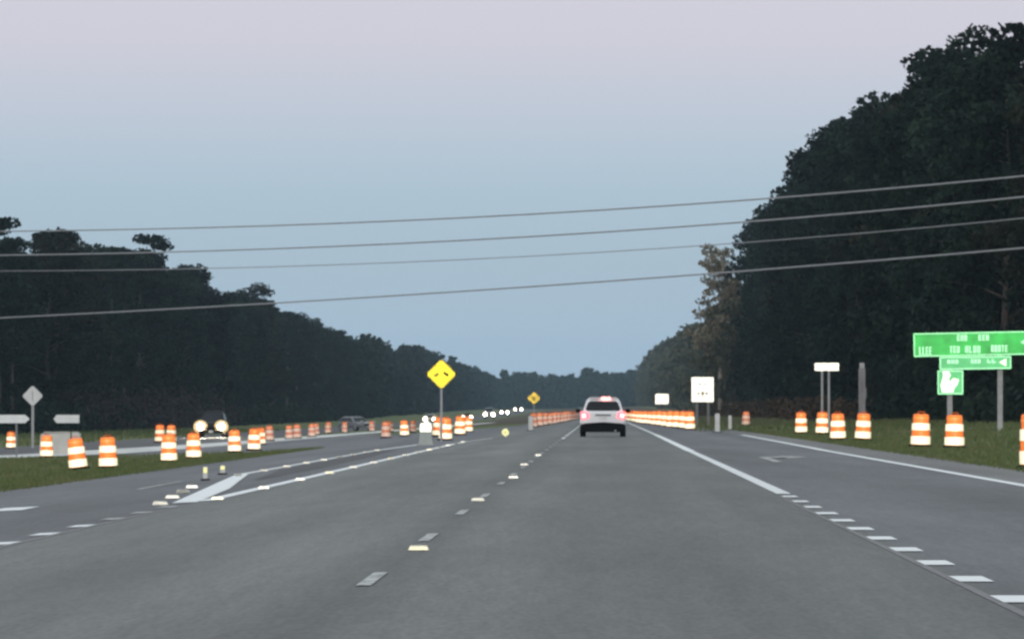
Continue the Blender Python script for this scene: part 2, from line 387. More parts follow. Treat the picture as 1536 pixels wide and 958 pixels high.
# ------------------------------------------------------------------ trees
def limb_set(bm, H, r0, z0, z1, n, reach, up, droop=0):
    tips = []
    for k in range(n):
        z = z0 + (z1 - z0) * (k + random.random() * .7) / n
        a = random.uniform(0, 6.283); rr = reach * (1 - .55 * (z - z0) / max(z1 - z0, .1)) * random.uniform(.7, 1.1)
        p0 = Vector((0, 0, z)); p2 = Vector((math.cos(a) * rr, math.sin(a) * rr, z + rr * up - droop))
        p1 = p0.lerp(p2, .5) + Vector((0, 0, rr * .08))
        rb = r0 * .35 * (1 - z / H) + .03
        tube(bm, [p0, p1, p2], [rb, rb * .6, .02], 5); tips += [p1, p2]
    return tips
def make_tree(kind, H, leaves, leaf, mleaf, mbark, seed):
    """crown as many leaf-sized faces in uneven clumps carried by limbs"""
    random.seed(seed)
    root = empty({'pine': 'pine_tree', 'broad': 'broadleaf_tree', 'bare': 'bare_tree'}[kind], (0, 0, 0))
    bm = bmesh.new(); r0 = H * .013
    bend = [(random.uniform(-.02, .02) * H * t, random.uniform(-.02, .02) * H * t, H * t * .96) for t in (0, .25, .5, .75, 1)]
    tube(bm, bend, [r0 * 1.25, r0, r0 * .75, r0 * .45, .05], 8)
    if kind == 'pine':
        tips = limb_set(bm, H, r0, .42 * H, .95 * H, 20, H * .17, .25); cz = .80
    elif kind == 'broad':
        tips = limb_set(bm, H, r0, .10 * H, .93 * H, 30, H * .22, .30); cz = .55
    else:
        tips = limb_set(bm, H, r0, .30 * H, .97 * H, 34, H * .20, .75)
    obj('trunk', bm, mbark, root, smooth=True)
    cl = []
    for t in tips: cl.append((t.x, t.y, t.z, random.uniform(.6, 1.5) * H / 22))
    if kind == 'broad':
        for k in range(46):
            zz = random.uniform(.03, 1.0); a = random.uniform(0, 6.283)
            rr = H * .215 * math.sqrt(max(0, 1 - ((zz - .42) / .6) ** 2)) * random.uniform(.35, 1.0)
            cl.append((math.cos(a) * rr, math.sin(a) * rr, zz * H, random.uniform(.9, 2.0) * H / 22))
    if kind == 'pine':
        for k in range(10):
            a = random.uniform(0, 6.283); zz = random.uniform(.74, 1.0); rr = H * .10 * (1.15 - zz) * 4 * random.random()
            cl.append((math.cos(a) * rr, math.sin(a) * rr, zz * H, random.uniform(.8, 1.7) * H / 22))
    cl = np.array(cl); wts = cl[:, 3] ** 2; idx = rng.choice(len(cl), leaves, p=wts / wts.sum())
    d = rng.normal(size=(leaves, 3)); d /= np.linalg.norm(d, axis=1)[:, None]
    d *= (rng.random(leaves) ** .45)[:, None] * cl[idx, 3:4]; d[:, 2] *= .62 if kind != 'pine' else .5
    P = cl[idx, :3] + d
    P[:, 2] = np.maximum(P[:, 2], .1)
    cards_mesh('crown', P, None, leaf, mleaf, root)
    random.seed(seed + 99)
    return root
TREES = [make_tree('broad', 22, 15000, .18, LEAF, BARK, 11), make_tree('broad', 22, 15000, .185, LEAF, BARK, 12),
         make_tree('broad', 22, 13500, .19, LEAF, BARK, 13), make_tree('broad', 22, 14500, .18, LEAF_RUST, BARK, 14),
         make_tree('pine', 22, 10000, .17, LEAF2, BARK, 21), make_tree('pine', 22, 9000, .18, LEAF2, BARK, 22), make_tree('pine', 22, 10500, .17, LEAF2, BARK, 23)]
OLIVE = make_tree('broad', 20, 5500, .26, LEAF_OLIVE, BARK, 31)
BARE = make_tree('bare', 22, 2600, .26, LEAF_TAN, BARK_PALE, 41)
used = set()
def plant(src, x, y, H, label, cat='tree', group=None, wide=1.0, H0=22):
    if src.name not in used: t = src; used.add(src.name)
    else: t = copy_tree(src)
    t.location = (x, y, tz(x, y) - .05); s = H / H0; t.scale = (s * wide, s * wide, s); t.rotation_euler[2] = random.uniform(0, 6.28)
    tag(t, label, cat, group); return t
random.seed(5)
RY = [270, 330, 400, 440, 521, 590, 683, 800, 866, 900, 943, 1320, 1600, 2330, 3000]
RH = [20.5, 21.5, 25.5, 24, 28, 28.3, 29.5, 29.5, 29, 22, 20.5, 20.9, 23, 24, 23]
LY = [440, 580, 620, 644, 715, 773, 820, 870, 932, 1013, 1135, 1410, 2007, 2600, 3200]
LH = [19, 20, 18.3, 20.8, 22, 23.3, 21, 23.3, 20.3, 22.5, 21.3, 20.7, 22.3, 20, 22]
y = 268
i = 0
while y < 1080:
    H = np.interp(y, RY, RH) * random.uniform(.84, .98); x = 23.6 + random.uniform(-1.2, 1.6) + (1.6 if y > 640 else 0)
    if y < 330: x += 1.5
    src = TREES[random.choice([0, 1, 2, 3, 0, 1, 2, 3, 4])]
    plant(src, x, y, H, 'tall dark leafy tree in the wall of woods right of the road', group='trees of the right-hand wood edge', wide=random.uniform(.85, 1.15))
    y += random.uniform(8, 11.5); i += 1
# taller trees behind the right-hand edge: the skyline
for (yy, hh, lab) in [(345, 22.4, 'tallest dark tree at the upper right corner above the green road sign'), (398, 25.0, 'dark tree forming the high step of the skyline just left of the tallest tree'),
                      (430, 23.9, 'dark tree in the skyline dip between the two high steps of the right wood'), (521, 27.6, 'dark round-topped tree on the flat shelf of the right-hand skyline'),
                      (590, 28.0, 'dark tree on the skyline slope above the small white plate sign'), (690, 29.2, 'dark tree on the skyline where the top wire meets the right wood'), (830, 29.4, 'last tall dark tree of the right wood before the pale bare tree')]:
    plant(TREES[int(yy) % 4], 24.2 + (1.4 if yy > 640 else 0), yy, hh, lab, wide=1.0)
plant(OLIVE, 19.6, 905, 21, 'olive brown leafy tree under the pale bare tree', H0=20)
plant(OLIVE, 20.5, 1010, 20, 'smaller olive leafy tree left of the pale bare tree', H0=20)
plant(OLIVE, 18.8, 840, 17, 'low olive leafy tree at the foot of the last tall dark tree', H0=20)
plant(BARE, 17.0, 850, 23.2, 'pale half-bare tree with thin tan leaves leaning out of the right wood')
y = 455
while y < 1420:
    H = np.interp(y, LY, LH) * random.uniform(.90, 1.0); x = -60 + random.uniform(-2, 1.6)
    src = TREES[random.choice([0, 1, 2, 3, 4, 5, 6])]
    plant(src, x, y, H, 'dark tree in the long wall of woods left of the opposing lanes', group='trees of the left-hand wood edge', wide=random.uniform(.85, 1.2))
    y += random.uniform(9, 14)
for (yy, hh, k, lab) in [(583, 20.6, 4, 'dark pine cut by the left picture edge'), (644, 22.3, 5, 'broad-topped pine on the left skyline above the white diamond sign'),
                      (716, 21.9, 6, 'flat-topped pine between the two taller pines of the left skyline'), (778, 24.6, 4, 'pine with a gap in its top standing highest over the left wood'),
                      (868, 23.0, 1, 'rounded dark tree on the shoulder of the left skyline'), (1018, 22.8, 3, 'rounded dark tree standing alone on the falling left skyline')]:
    plant(TREES[k], -58.5, yy, hh, lab, wide=1.15)

def mass(name, spots, leaves, leaf, m, label):
    """far wood that reads as one mass: each tree a clumped crown, all in one mesh"""
    P = []
    for (x, y, H) in spots:
        z0 = tz(x, y); nc = 26
        th = rng.uniform(0, 6.283, nc); zz = rng.uniform(.03, .97, nc); rr = H * .20 * np.sqrt(np.maximum(0, 1 - ((zz - .45) / .62) ** 2)) * rng.uniform(.4, 1, nc)
        C = np.c_[np.cos(th) * rr, np.sin(th) * rr, zz * H]; Rr = rng.uniform(1.2, 2.6, nc)
        idx = rng.integers(0, nc, leaves); d = rng.normal(size=(leaves, 3)); d /= np.linalg.norm(d, axis=1)[:, None]
        d *= (rng.random(leaves) ** .5)[:, None] * Rr[idx, None]; d[:, 2] *= .7
        Q = C[idx] + d; Q[:, 2] = np.maximum(Q[:, 2], 0); P.append(Q + np.array([x, y, z0]))
    o = cards_mesh(name, np.concatenate(P), None, leaf, m); tag(o, label, 'woods', kind='stuff'); return o
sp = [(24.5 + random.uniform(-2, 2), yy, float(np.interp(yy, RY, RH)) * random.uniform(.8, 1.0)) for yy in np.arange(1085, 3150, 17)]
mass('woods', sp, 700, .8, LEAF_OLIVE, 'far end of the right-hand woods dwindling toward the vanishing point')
sp = [(-60 + random.uniform(-3, 3), yy, float(np.interp(yy, LY, LH)) * random.uniform(.78, .98)) for yy in np.arange(1425, 3150, 16)]
mass('woods', sp, 700, .8, LEAF, 'far end of the left-hand woods falling toward the vanishing point')
sp = []
for xx in np.arange(-160, 120, 5.2):
    for q in range(4):
        sp.append((xx + random.uniform(-2, 2), 3200 + q * 25, random.uniform(14.5, 19.5) + (4.5 if random.random() < .10 else 0)))
mass('woods', sp, 900, 1.0, LEAF, 'low blue-grey line of woods closing the view at the end of the road')
# deeper rows so that no sky shows low between the trunks
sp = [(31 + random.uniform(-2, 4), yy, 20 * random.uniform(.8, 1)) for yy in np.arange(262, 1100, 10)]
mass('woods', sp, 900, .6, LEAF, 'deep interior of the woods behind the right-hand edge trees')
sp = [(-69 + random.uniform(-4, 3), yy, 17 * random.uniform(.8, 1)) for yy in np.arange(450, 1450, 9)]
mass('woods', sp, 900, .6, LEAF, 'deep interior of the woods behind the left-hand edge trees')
def scrub(name, regs, leaf, m, label):
    P = []
    for (x0, x1, y0, y1, n, h) in regs:
        nc = max(8, n // 140); cx = rng.uniform(x0, x1, nc); cy = rng.uniform(y0, y1, nc); ch = h * rng.uniform(.4, 1.0, nc)
        idx = rng.integers(0, nc, n); d = rng.normal(size=(n, 3)); d /= np.linalg.norm(d, axis=1)[:, None]; d *= (rng.random(n) ** .5)[:, None]
        X = cx[idx] + d[:, 0] * ch[idx] * .9; Y = cy[idx] + d[:, 1] * ch[idx]; Z = np.abs(d[:, 2]) * ch[idx]
        for a, b, c in zip(X, Y, Z): P.append((a, b, tz(a, b) + c))
    o = cards_mesh(name, np.array(P), None, leaf, m); tag(o, label, 'undergrowth', kind='stuff'); return o
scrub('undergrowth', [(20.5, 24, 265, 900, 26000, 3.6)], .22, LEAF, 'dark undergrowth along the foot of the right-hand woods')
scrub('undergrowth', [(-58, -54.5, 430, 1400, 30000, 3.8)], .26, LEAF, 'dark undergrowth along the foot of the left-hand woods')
scrub('undergrowth', [(16.5, 20, 430, 1000, 16000, 2.2)], .2, LEAF_BROWN, 'reddish brown scrub below the right woods behind the white signs')

scrub('undergrowth', [(-57.5, -54.5, 640, 900, 9000, 6.5)], .25, mat('mauve_scrub', (.032, .026, .028), .95, col2=(.06, .046, .050), vscale=.6, spec=.05), 'mauve brown thicket at the foot of the left woods behind the oncoming lights')
# ------------------------------------------------------------------ overhead wires
WL = [([(250, 343), (760, 323), (1140, 299), (1536, 264)], 'topmost of the four grey overhead wires crossing the sky'),
      ([(300, 377), (760, 356), (1130, 333), (1536, 295)], 'second highest grey overhead wire crossing above the road'),
      ([(350, 402), (760, 385), (1060, 369), (1536, 327)], 'faint third wire just below the second highest one'),
      ([(450, 452), (760, 433), (1050, 411), (1536, 372)], 'lowest and separate overhead wire over the road')]
for pts, lab in WL:
    cf = np.polyfit([p[0] for p in pts], [p[1] for p in pts], 2); P = []
    for u in range(-500, 2301, 100):
        # the span runs obliquely across the road from (-30,302) to (16,228)
        k = (u - 900) / 9000; yy = (253.8) / (1 + k * 1.607); v = np.polyval(cf, u)
        P.append((k * yy, yy, CAM_H + (615 - v) * yy / 9000))
    bm = bmesh.new(); tube(bm, P, .037 if 'faint' not in lab else .022, 6)
    tag(obj('overhead_wire', bm, WIRE, smooth=True), lab, 'power line', 'overhead wires crossing the road')

# ------------------------------------------------------------------ construction drums
def make_drum(om=ORANGE, wm=WHITE_R):
    root = empty('traffic_drum', (0, 0, 0))
    obj('base', lathe([(.36, 0), (.37, .03), (.35, .06), (.30, .085)], 20), RUBBER, root, smooth=False)
    prof = [(.295, .085), (.295, .345), (.275, .35), (.272, .50), (.270, .505), (.262, .70), (.240, .735), (.238, .93), (.225, .985), (.17, 1.0)]
    retro(obj('body', lathe(prof, 22), om, root))
    for (z0, z1, r0, r1) in [(.095, .33, .301, .297), (.515, .72, .279, .268)]:
        retro(obj('reflective_band', lathe([(r0, z0), (r0 + .002, z0 + .004), (r1 + .002, z1 - .004), (r1, z1)], 22), wm, root))
    retro(obj('reflective_band', lathe([(.244, .86), (.2445, .90)], 22), mat('orange_reflective_band', (.80, .24, .05), .5), root))
    hb = bmesh.new(); tube(hb, [(-.11, 0, .99), (-.09, 0, 1.06), (.09, 0, 1.06), (.11, 0, .99)], .018, 6); obj('handle', hb, ORANGE, root)
    return root
DR0 = make_drum(); nd = [0]
DR1 = make_drum(mat('underlit_orange_plastic', (.30, .10, .06), .6, spec=.1), mat('underlit_white_band', (.36, .27, .23), .6, spec=.1, var=.1)); nd1 = [0]  # darker drum copy: lack of headlamp light put into its colours
def drum(x, y, label, group=None, tilt=None, s=1.0):
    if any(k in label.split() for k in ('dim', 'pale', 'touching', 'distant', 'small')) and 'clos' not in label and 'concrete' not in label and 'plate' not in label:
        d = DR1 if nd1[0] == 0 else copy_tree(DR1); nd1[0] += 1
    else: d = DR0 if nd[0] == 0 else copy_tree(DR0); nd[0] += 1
    d.location = (x, y, tz(x, y) + .02); d.rotation_euler = (R(random.gauss(0, 1.3)), R(random.gauss(0, 1.5)), 0); k = s * random.uniform(.96, 1.03); d.scale = (k, k, k)
    if tilt: d.rotation_euler = (tilt[0], tilt[1], 0)
    tag(d, label, 'traffic drum', group); return d
def drum_uv(u, v, label, group=None, tilt=None, s=.97):
    x, y, z = ground_at(u, v); return drum(x, y, label, group, tilt, s)
GR = 'orange and white drums on the right verge'
for u, v, lab in [(1202, 650.5, 'leftmost of the four grouped orange and white drums on the right verge'), (1233, 652, 'orange and white drum at the foot of the small white plate sign'),
                  (1257, 660.5, 'orange and white drum standing closest in front of the plate sign post'), (1294, 661, 'orange and white drum in front of the stout grey wooden post'),
                  (1380.5, 671.4, 'large orange and white drum left of the green sign post'), (1431.5, 673, 'large orange and white drum in front of the green sign post'),
                  (1119, 638.5, 'small lone drum between the white square sign and the right verge drums')]:
    drum_uv(u, v, lab, GR)
drum(8.075, 111, 'orange drum cut by the right picture edge', GR)
y = 330; x = 4.95
for k in range(22):
    drum(x, y, ('nearest drum of the glowing row right of the white car' if k == 0 else 'drum in the merged glowing row right of the white car'), 'drums tapering in along the right of the lane')
    y += 17 + k * .5; x = 4.95 - (y - 330) * .0086
y = 430; x = -4.75
for k in range(12):
    drum(x, y, ('nearest drum of the dim pink row left of the white car' if k == 0 else 'drum in the dim pink row left of the white car'), 'drums along the left of the lane')
    y += 26; x = -4.75 + (y - 430) * .0065
GL = 'orange and white drums in the left median'
for u, v, lab, tilt in [(16.5, 673, 'drum under the white plate at the left picture edge', None), (70, 687, 'small drum in front of the pale concrete block', None),
                  (118, 705, 'tilted orange drum right of the pale concrete block', (0, R(-7))), (162.5, 703.5, 'upright drum just right of the tilted one on the median grass', None),
                  (253.5, 694, 'drum on the median grass with a pair of drums right behind it', None), (290.5, 689, 'drum on the median grass just left of the bright oncoming headlights', None),
                  (352, 679.5, 'drum on the median grass just right of the bright oncoming headlights', None), (381, 676, 'last drum at the tip of the median grass', None),
                  (391, 667, 'drum half hidden behind the drum at the grass tip', None), (404.5, 662, 'single drum across the pale strip right of the grass tip', None),
                  (434, 658.5, 'left one of two touching drums beyond the pale strip', None), (446, 658, 'right one of two touching drums beyond the pale strip', None),
                  (468, 655.5, 'pale drum in the distant pair before the left woods', None), (474, 652.5, 'red drum in the distant pair before the left woods', None),
                  (492, 650, 'lone pale drum on the far grass before the left woods', None), (517, 649, 'pale drum left of the parked grey car', None), (558, 647, 'dim drum right of the parked grey car', None),
                  (579, 657, 'bright drum on the pale strip with a dim one behind it', None), (586, 648, 'dim drum right behind the bright drum on the pale strip', None),
                  (607, 654, 'orange drum left of the white channelizer post', None), (619, 649, 'dim dark drum just left of the white channelizer post', None),
                  (240, 664, 'left drum of the bright pair behind the median grass', (0, .001)), (257, 664, 'right drum of the bright pair behind the median grass', (0, .001))]:
    drum_uv(u, v, lab, GL, tilt, 1.16 if 'bright pair' in lab else .97)
for (x, y, lab) in [(-6.75, 262, 'front drum of the red cluster under the yellow diamond sign'), (-7.7, 330, 'middle drum of the red cluster under the yellow diamond sign'),
                    (-8.6, 318, 'left drum of the red cluster under the yellow diamond sign'), (-8.45, 385, 'rear drum of the red cluster under the yellow diamond sign')]:
    drum(x, y, lab, GL)

# ------------------------------------------------------------------ raised pavement markers
def make_marker(name, m):
    root = empty(name, (0, 0, 0))
    bm = bmesh.new(); prism(bm, [(-.07, 0), (.07, 0), (.055, .03), (-.055, .03)], -.05, .05); obj('casing', bm, WHT_OLD, root)
    bm = bmesh.new(); v = [bm.verts.new(p) for p in ((-.066, -.056, .004), (.066, -.056, .004), (.054, -.048, .032), (-.054, -.048, .032))]
    bm.faces.new(v); bmesh.ops.solidify(bm, geom=bm.faces[:], thickness=.004)
    retro(obj('reflector', bm, m, root)); return root
MW = make_marker('pavement_marker', MARK_W); MY = make_marker('pavement_marker', MARK_Y); mu = set()
def marker(src, x, y, label, group, s=1.0):
    d = src if src.name not in mu else copy_tree(src); mu.add(src.name)
    d.location = (x, y, tz(x, y) + .034); d.scale = (s, s, s); d.rotation_euler = (0, 0, 0)
    tag(d, label, 'road marker', group)
for k, (x, y) in enumerate([(-1.385, 45.8), (-1.44, 70.7), (-1.36, 94.3), (-1.47, 116.5), (-1.45, 141)]):
    marker(MY if k == 0 else MW, x, y, 'nearest bright raised marker on the dashed centre line' if k == 0 else 'pale raised marker further along the dashed centre line', 'raised markers on the dashed centre line', 1.15)
for k in range(14):
    marker(MY if k % 3 == 0 else MW, -5.32, 83.5 + k * 11.5, 'white raised marker along the solid line beside the left travel lane', 'raised markers along the lower solid line', 1.3)
for k in range(9):
    marker(MW, -7.36, 122 + k * 9.5, 'white raised marker along the upper line of the painted median', 'raised markers along the upper solid line', 1.3)
for k in range(4):
    t = k / 3
    marker(MW, -5.9 - 1.0 * t, 80.5 + 21 * t, 'white raised marker beside the oblique nose bar', 'raised markers beside the nose bar', 1.5)

# ------------------------------------------------------------------ posts
def delineator(u, v, h, w, label, m, name='delineator_post', cap=True):
    x, y, z = ground_at(u, v); root = empty(name, (x, y, z + .02))
    obj('base', lathe([(w * 1.1, 0), (w * 1.1, .02), (w * .6, .04)], 14), RUBBER, root)
    bm = bmesh.new(); prism(bm, [(-w / 2, .04), (w / 2, .04), (w / 2, h * .95), (w * .3, h), (-w * .3, h), (-w / 2, h * .95)], -w * .18, w * .18)
    obj('post', bm, WHT_OLD, root)
    if cap: retro(obj('reflector', bx((0, -w * .18 - .008, h * .74), (w * .9, .012, h * .4)), m, root))
    tag(root, label, 'delineator'); return root
delineator(308, 722, .27, .085, 'short yellow post standing in for marker glare at the left of the nose bar', MARK_YG)  # added post giving a raised marker's glare a solid shape
delineator(334, 713, .20, .10, 'short yellow post standing in for marker glare at the upper end of the nose bar', MARK_YG)  # second added post, also marker glare built as a solid
delineator(796, 646, .86, .25, 'pale flat post right of the small yellow sign', WHT_OLD, cap=False)
delineator(1076, 649, .93, .23, 'pale tan marker post right of the white square sign', MARK_Y, cap=False)
delineator(1095, 645, .80, .18, 'faint thin marker post right of the pale tan one', WHT_OLD, cap=False)
# white channelizer
x, y, z = ground_at(639, 668); root = empty('channelizer', (x, y, z + .02))
bm = bmesh.new(); prism(bm, [(-.34, 0), (.30, 0), (.24, .10), (.20, .50), (-.22, .50), (-.26, .10)], -.16, .16); obj('lower_panel', bm, mat('pale_green_grey_panel', (.42, .47, .43), .7, var=.1), root)
bm = bmesh.new(); prism(bm, [(-.22, .502), (.20, .502), (.20, .80), (.10, .84), (.10, .90), (-.06, .90), (-.06, .84), (-.22, .80)], -.10, .10); retro(obj('upper_panel', bm, WHT, root))
tag(root, 'white topped grey channelizer panel left of the red drum cluster', 'channelizer')
# yellow button at the island tip
x, y, z = ground_at(758, 657); root = empty('object_marker', (x, y, z + .02))
bm = bmesh.new(); bmesh.ops.create_cone(bm, segments=20, radius1=.16, radius2=.16, depth=.03, cap_ends=True)
bmesh.ops.transform(bm, matrix=Matrix.Translation((0, 0, .24)) @ Matrix.Rotation(R(90), 4, 'X'), verts=bm.verts); retro(obj('reflector', bm, MARK_YG, root))
bm = bmesh.new(); bmesh.ops.create_cone(bm, segments=12, radius1=.03, radius2=.03, depth=.01, cap_ends=True)
bmesh.ops.transform(bm, matrix=Matrix.Translation((0, -.022, .24)) @ Matrix.Rotation(R(90), 4, 'X'), verts=bm.verts); obj('boss', bm, DARKBACK, root)
obj('stub', bx((0, .02, .04), (.06, .02, .08)), GALV, root)
tag(root, 'round yellow reflective button on the pavement between the yellow signs', 'object marker')
# stout wooden post
x, y, z = ground_at(1293, 650); root = empty('wooden_post', (x, y, z)); hh = CAM_H + (615 - 552) * y / 9000 - z
obj('post', bx((0, 0, hh / 2), (.30, .26, hh)), WOOD, root, bevel=.02)
obj('cap', bx((0, 0, hh + .12), (.22, .22, .24)), WHT_OLD if False else GALV, root, bevel=.02)
obj('bracket', bx((.17, -.05, hh * .62), (.06, .1, .5)), GALV_DK, root)
tag(root, 'stout grey wooden post with a metal cap before the right woods', 'post')

# ------------------------------------------------------------------ signs
def diamond(x, y, zc, half, m, label, marks=None, post_m=GALV, pw=.09, border=True, reflective=True):
    zg = tz(x, y); root = empty('diamond_sign', (x, y, zg)); c = zc - zg
    def dia(h, y0, y1):
        b = bmesh.new(); k = h * .10
        prism(b, [(0 - k, c - h + k), (k, c - h + k), (h - k, c - k), (h - k, c + k), (k, c + h - k), (-k, c + h - k), (-h + k, c + k), (-h + k, c - k)], y0, y1); return b
    obj('post', bx((0, .03, (c + half * .8) / 2), (pw, .05, c + half * .8)), post_m, root)
    obj('backing', dia(half, -.008, .003), DARKBACK, root)
    f = obj('face', dia(half * .975, -.013, -.009), m, root)
    if reflective: retro(f)
    if border:
        b = bmesh.new()
        for q in range(4):
            a = R(45 + 90 * q); cx, cz = math.cos(a), math.sin(a)
            box(b, (cx * half * .655, -.0155, c + cz * half * .655), (half * 1.25, .003, half * .025), Matrix.Rotation(-a - R(90), 3, 'Y'))
        obj('border', b, BLACK, root)
    if marks: obj('lettering', marks(c), BLACK, f)
    tag(root, label, 'road sign'); return root
def warn_marks(c):
    b = bmesh.new()   # two small dark symbols side by side, as in the photograph
    for (dx, dz, w, h, a) in [(-.20, -.02, .05, .15, 0), (-.27, -.06, .12, .05, 30), (-.13, .0, .05, .1, 20)]:
        box(b, (dx, -.016, c + dz), (w, .004, h), Matrix.Rotation(R(a), 3, 'Y'))
    for (dx, dz, w, h, a) in [(.20, 0, .20, .09, 35), (.13, .04, .06, .10, 0), (.27, -.03, .07, .12, 0)]:
        box(b, (dx, -.016, c + dz), (w, .004, h), Matrix.Rotation(R(a), 3, 'Y'))
    return b
diamond(-6.69, 253, 2.62, .665, YEL, 'bright yellow diamond warning sign on a grey post above the red drums', warn_marks)
def small_marks(c):
    b = bmesh.new()
    for dz in (.12, -.02, -.16): box(b, (0, -.016, c + dz), (.5 - abs(dz), .004, .07))
    return b
diamond(-6.38, 580, 2.26, .66, YEL_OLD, 'small distant dull yellow diamond sign left of the white car', small_marks)
x, y, z = ground_at(49, 672)
def stripe_marks(c): return bx((0, -.016, c), (.07, .004, .55))
dd = diamond(x, y, CAM_H + (615 - 593.5) * y / 9000, .63, WHT_OLD, 'grey white diamond sign on a post at the left picture edge', None, GALV, .15, False, False)
obj('lettering', stripe_marks(CAM_H + (615 - 593.5) * y / 9000 - dd.location.z), mat('pale_grey_legend', (.42, .43, .42), .6), dd)

def panel_sign(name, x, y, zc, w, h, m, label, posts, cat='road sign', marks=None, mm=GREY_L, post_w=.08, post_m=GALV_DK, reflective=True, poly=None, rim=True):
    zg = tz(x, y); root = empty(name, (x, y, zg)); c = zc - zg
    for px in posts: obj('post', bx((px, .045, (c + h * .4) / 2), (post_w, .06, c + h * .4)), post_m, root)
    k = min(w, h) * .08
    P = poly or [(-.5, -.5), (.5, -.5), (.5, .5), (-.5, .5)]
    def sh(s, y0, y1):
        b = bmesh.new(); prism(b, [(px * w * s, c + pz * h * s) for px, pz in P], y0, y1)
        return b
    obj('backing', sh(1, -.008, .006), DARKBACK, root)
    f = obj('face', sh(.97, -.013, -.009), m, root)
    if reflective: retro(f)
    if marks:
        b = bmesh.new()
        for (dx, dz, ww, hh_) in marks: box(b, (dx * w, -.016, c + dz * h), (ww * w, .004, hh_ * h))
        obj('lettering', b, mm, f)
    tag(root, label, cat); return root
panel_sign('road_sign', 6.84, 400, CAM_H + 31 * 400 / 9000, 1.5, 1.68, WHT, 'large white square sign on two posts right of the white car', [-.38, .38],
           marks=[(-.13, .22, .16, .05), (.10, .22, .14, .05), (-.18, -.16, .13, .08), (0, -.15, .13, .14), (.18, -.16, .13, .08), (0, -.28, .07, .07), (-.42, .35, .03, .08), (-.2, .06, .06, .03), (.15, .05, .07, .03)], post_w=.16)
panel_sign('road_sign', 6.2, 600, CAM_H + 17 * 600 / 9000, 1.36, 1.02, WHT, 'small white rectangular sign above the glowing row of drums', [-.3, .3], post_w=.07)
panel_sign('plate_sign', 10.77, 285, CAM_H + 65 * 285 / 9000, 1.18, .37, WHT, 'small white horizontal plate sign on two thin posts above the grouped drums', [-.22, .1], post_w=.10, post_m=GALV)
LARR = [(-.5, 0), (-.38, -.5), (.5, -.5), (.5, .5), (-.38, .5)]; RARR = [(-a, b) for a, b in LARR][::-1]
panel_sign('arrow_plate', -26.5, 262 * 1.03, CAM_H - 13 * 270 / 9000, 1.75, .38, WHT_OLD, 'grey white arrow plate cut by the left picture edge', [.25], reflective=False, poly=RARR)
panel_sign('arrow_plate', -24.1, 271, CAM_H - 13 * 271 / 9000, 1.2, .38, WHT_OLD, 'grey white arrow plate above the pale concrete block', [.2], reflective=False, poly=LARR, post_m=BLKPL, post_w=.05)
# pale block
x, y, z = ground_at(90, 681); root = empty('concrete_block', (x, y, z))
bm = bmesh.new(); prism(bm, [(-.95, 0), (.92, 0), (.95, .98), (.88, 1.02), (-.84, .98), (-.90, .90)], -.4, .5); obj('block', bm, CONC_BLK, root)
obj('ledge', bx((.05, .05, 1.045), (1.6, .7, .05)), mat('block_cap', (.52, .51, .46), .8, var=.1), root)
tag(root, 'low pale concrete block on the median behind the small drum', 'concrete block')

# green guide sign assembly at its own place beyond the verge
GX, GYY = 14.77, 236.0; zg = tz(GX, GYY); sc = GYY / 9000
def gz(v): return CAM_H + (615 - v) * sc - zg
def gxx(u): return (u - 900) * sc - GX
root = empty('guide_sign', (GX, GYY, zg))
for pu in (1425, 1500.5):
    b = bmesh.new(); top = gz(503); px = gxx(pu)
    box(b, (px, .10, top / 2), (.20, .012, top)); box(b, (px, .22, top / 2), (.20, .012, top)); box(b, (px, .16, top / 2), (.012, .11, top)); obj('post', b, GALV, root)
def gpanel(nm, u0, u1, v0, v1, m, roll=0, y0=-.01):
    cx, cz = gxx((u0 + u1) / 2), gz((v0 + v1) / 2); w, h = (u1 - u0) * sc, (v1 - v0) * sc
    M = Matrix.Rotation(R(roll), 3, 'Y')
    f = obj(nm, bx((cx, y0, cz), (w, .02, h), M), m, root, bevel=.008); retro(f)
    b = bmesh.new(); t = .035
    for (dx, dz, ww, hh_) in [(0, h / 2 - t, w - .06, t), (0, -h / 2 + t, w - .06, t), (-w / 2 + t, 0, t, h - .12), (w / 2 - t, 0, t, h - .12)]:
        p = M @ Vector((dx, 0, dz)); box(b, (cx + p.x, y0 - .013, cz + p.z), (ww, .005, hh_), M)
    retro(obj('border', b, LEGEND, f)); return f
def glyphs(par, words, m, y0, slope=-.035, dens=1.0):
    """letter-like strokes: the photograph's legend is too blurred to read, so its marks are kept as strokes of its size"""
    b = bmesh.new(); random.seed(8)
    for (u0, u1, v0, v1) in words:
        n = max(2, int((u1 - u0) / 5)); h = (v1 - v0) * sc
        for k in range(n):
            u = u0 + (u1 - u0) * (k + .5) / n; vc = (v0 + v1) / 2; cw = (u1 - u0) / n * sc * .74
            x, z = gxx(u), gz(vc); st = random.choice('LEHOTN'); s = .26 * cw + .018
            if st in 'LEHN' or st == 'O': box(b, (x - cw / 2 + s / 2, y0, z), (s, .004, h))
            if st in 'HNO': box(b, (x + cw / 2 - s / 2, y0, z), (s, .004, h))
            if st in 'LEO': box(b, (x, y0 - .001, z - h / 2 + s / 2), (cw, .004, s))
            if st in 'EOT': box(b, (x, y0 - .001, z + h / 2 - s / 2), (cw, .004, s))
            if st in 'HEN': box(b, (x, y0 - .001, z), (cw, .004, s))
            if st == 'T': box(b, (x, y0, z), (s, .004, h))
    retro(obj('lettering', b, m, par))
f1 = gpanel('top_panel', 1370, 1562, 497.5, 533.5, GRN, -1.2)
glyphs(f1, [(1435, 1451, 502, 511), (1467, 1484, 501.5, 510.5), (1378, 1398, 520, 532), (1424, 1440, 519, 529), (1447, 1471, 518.5, 529), (1486, 1512, 517.5, 527.5)], LEGEND, -.026)
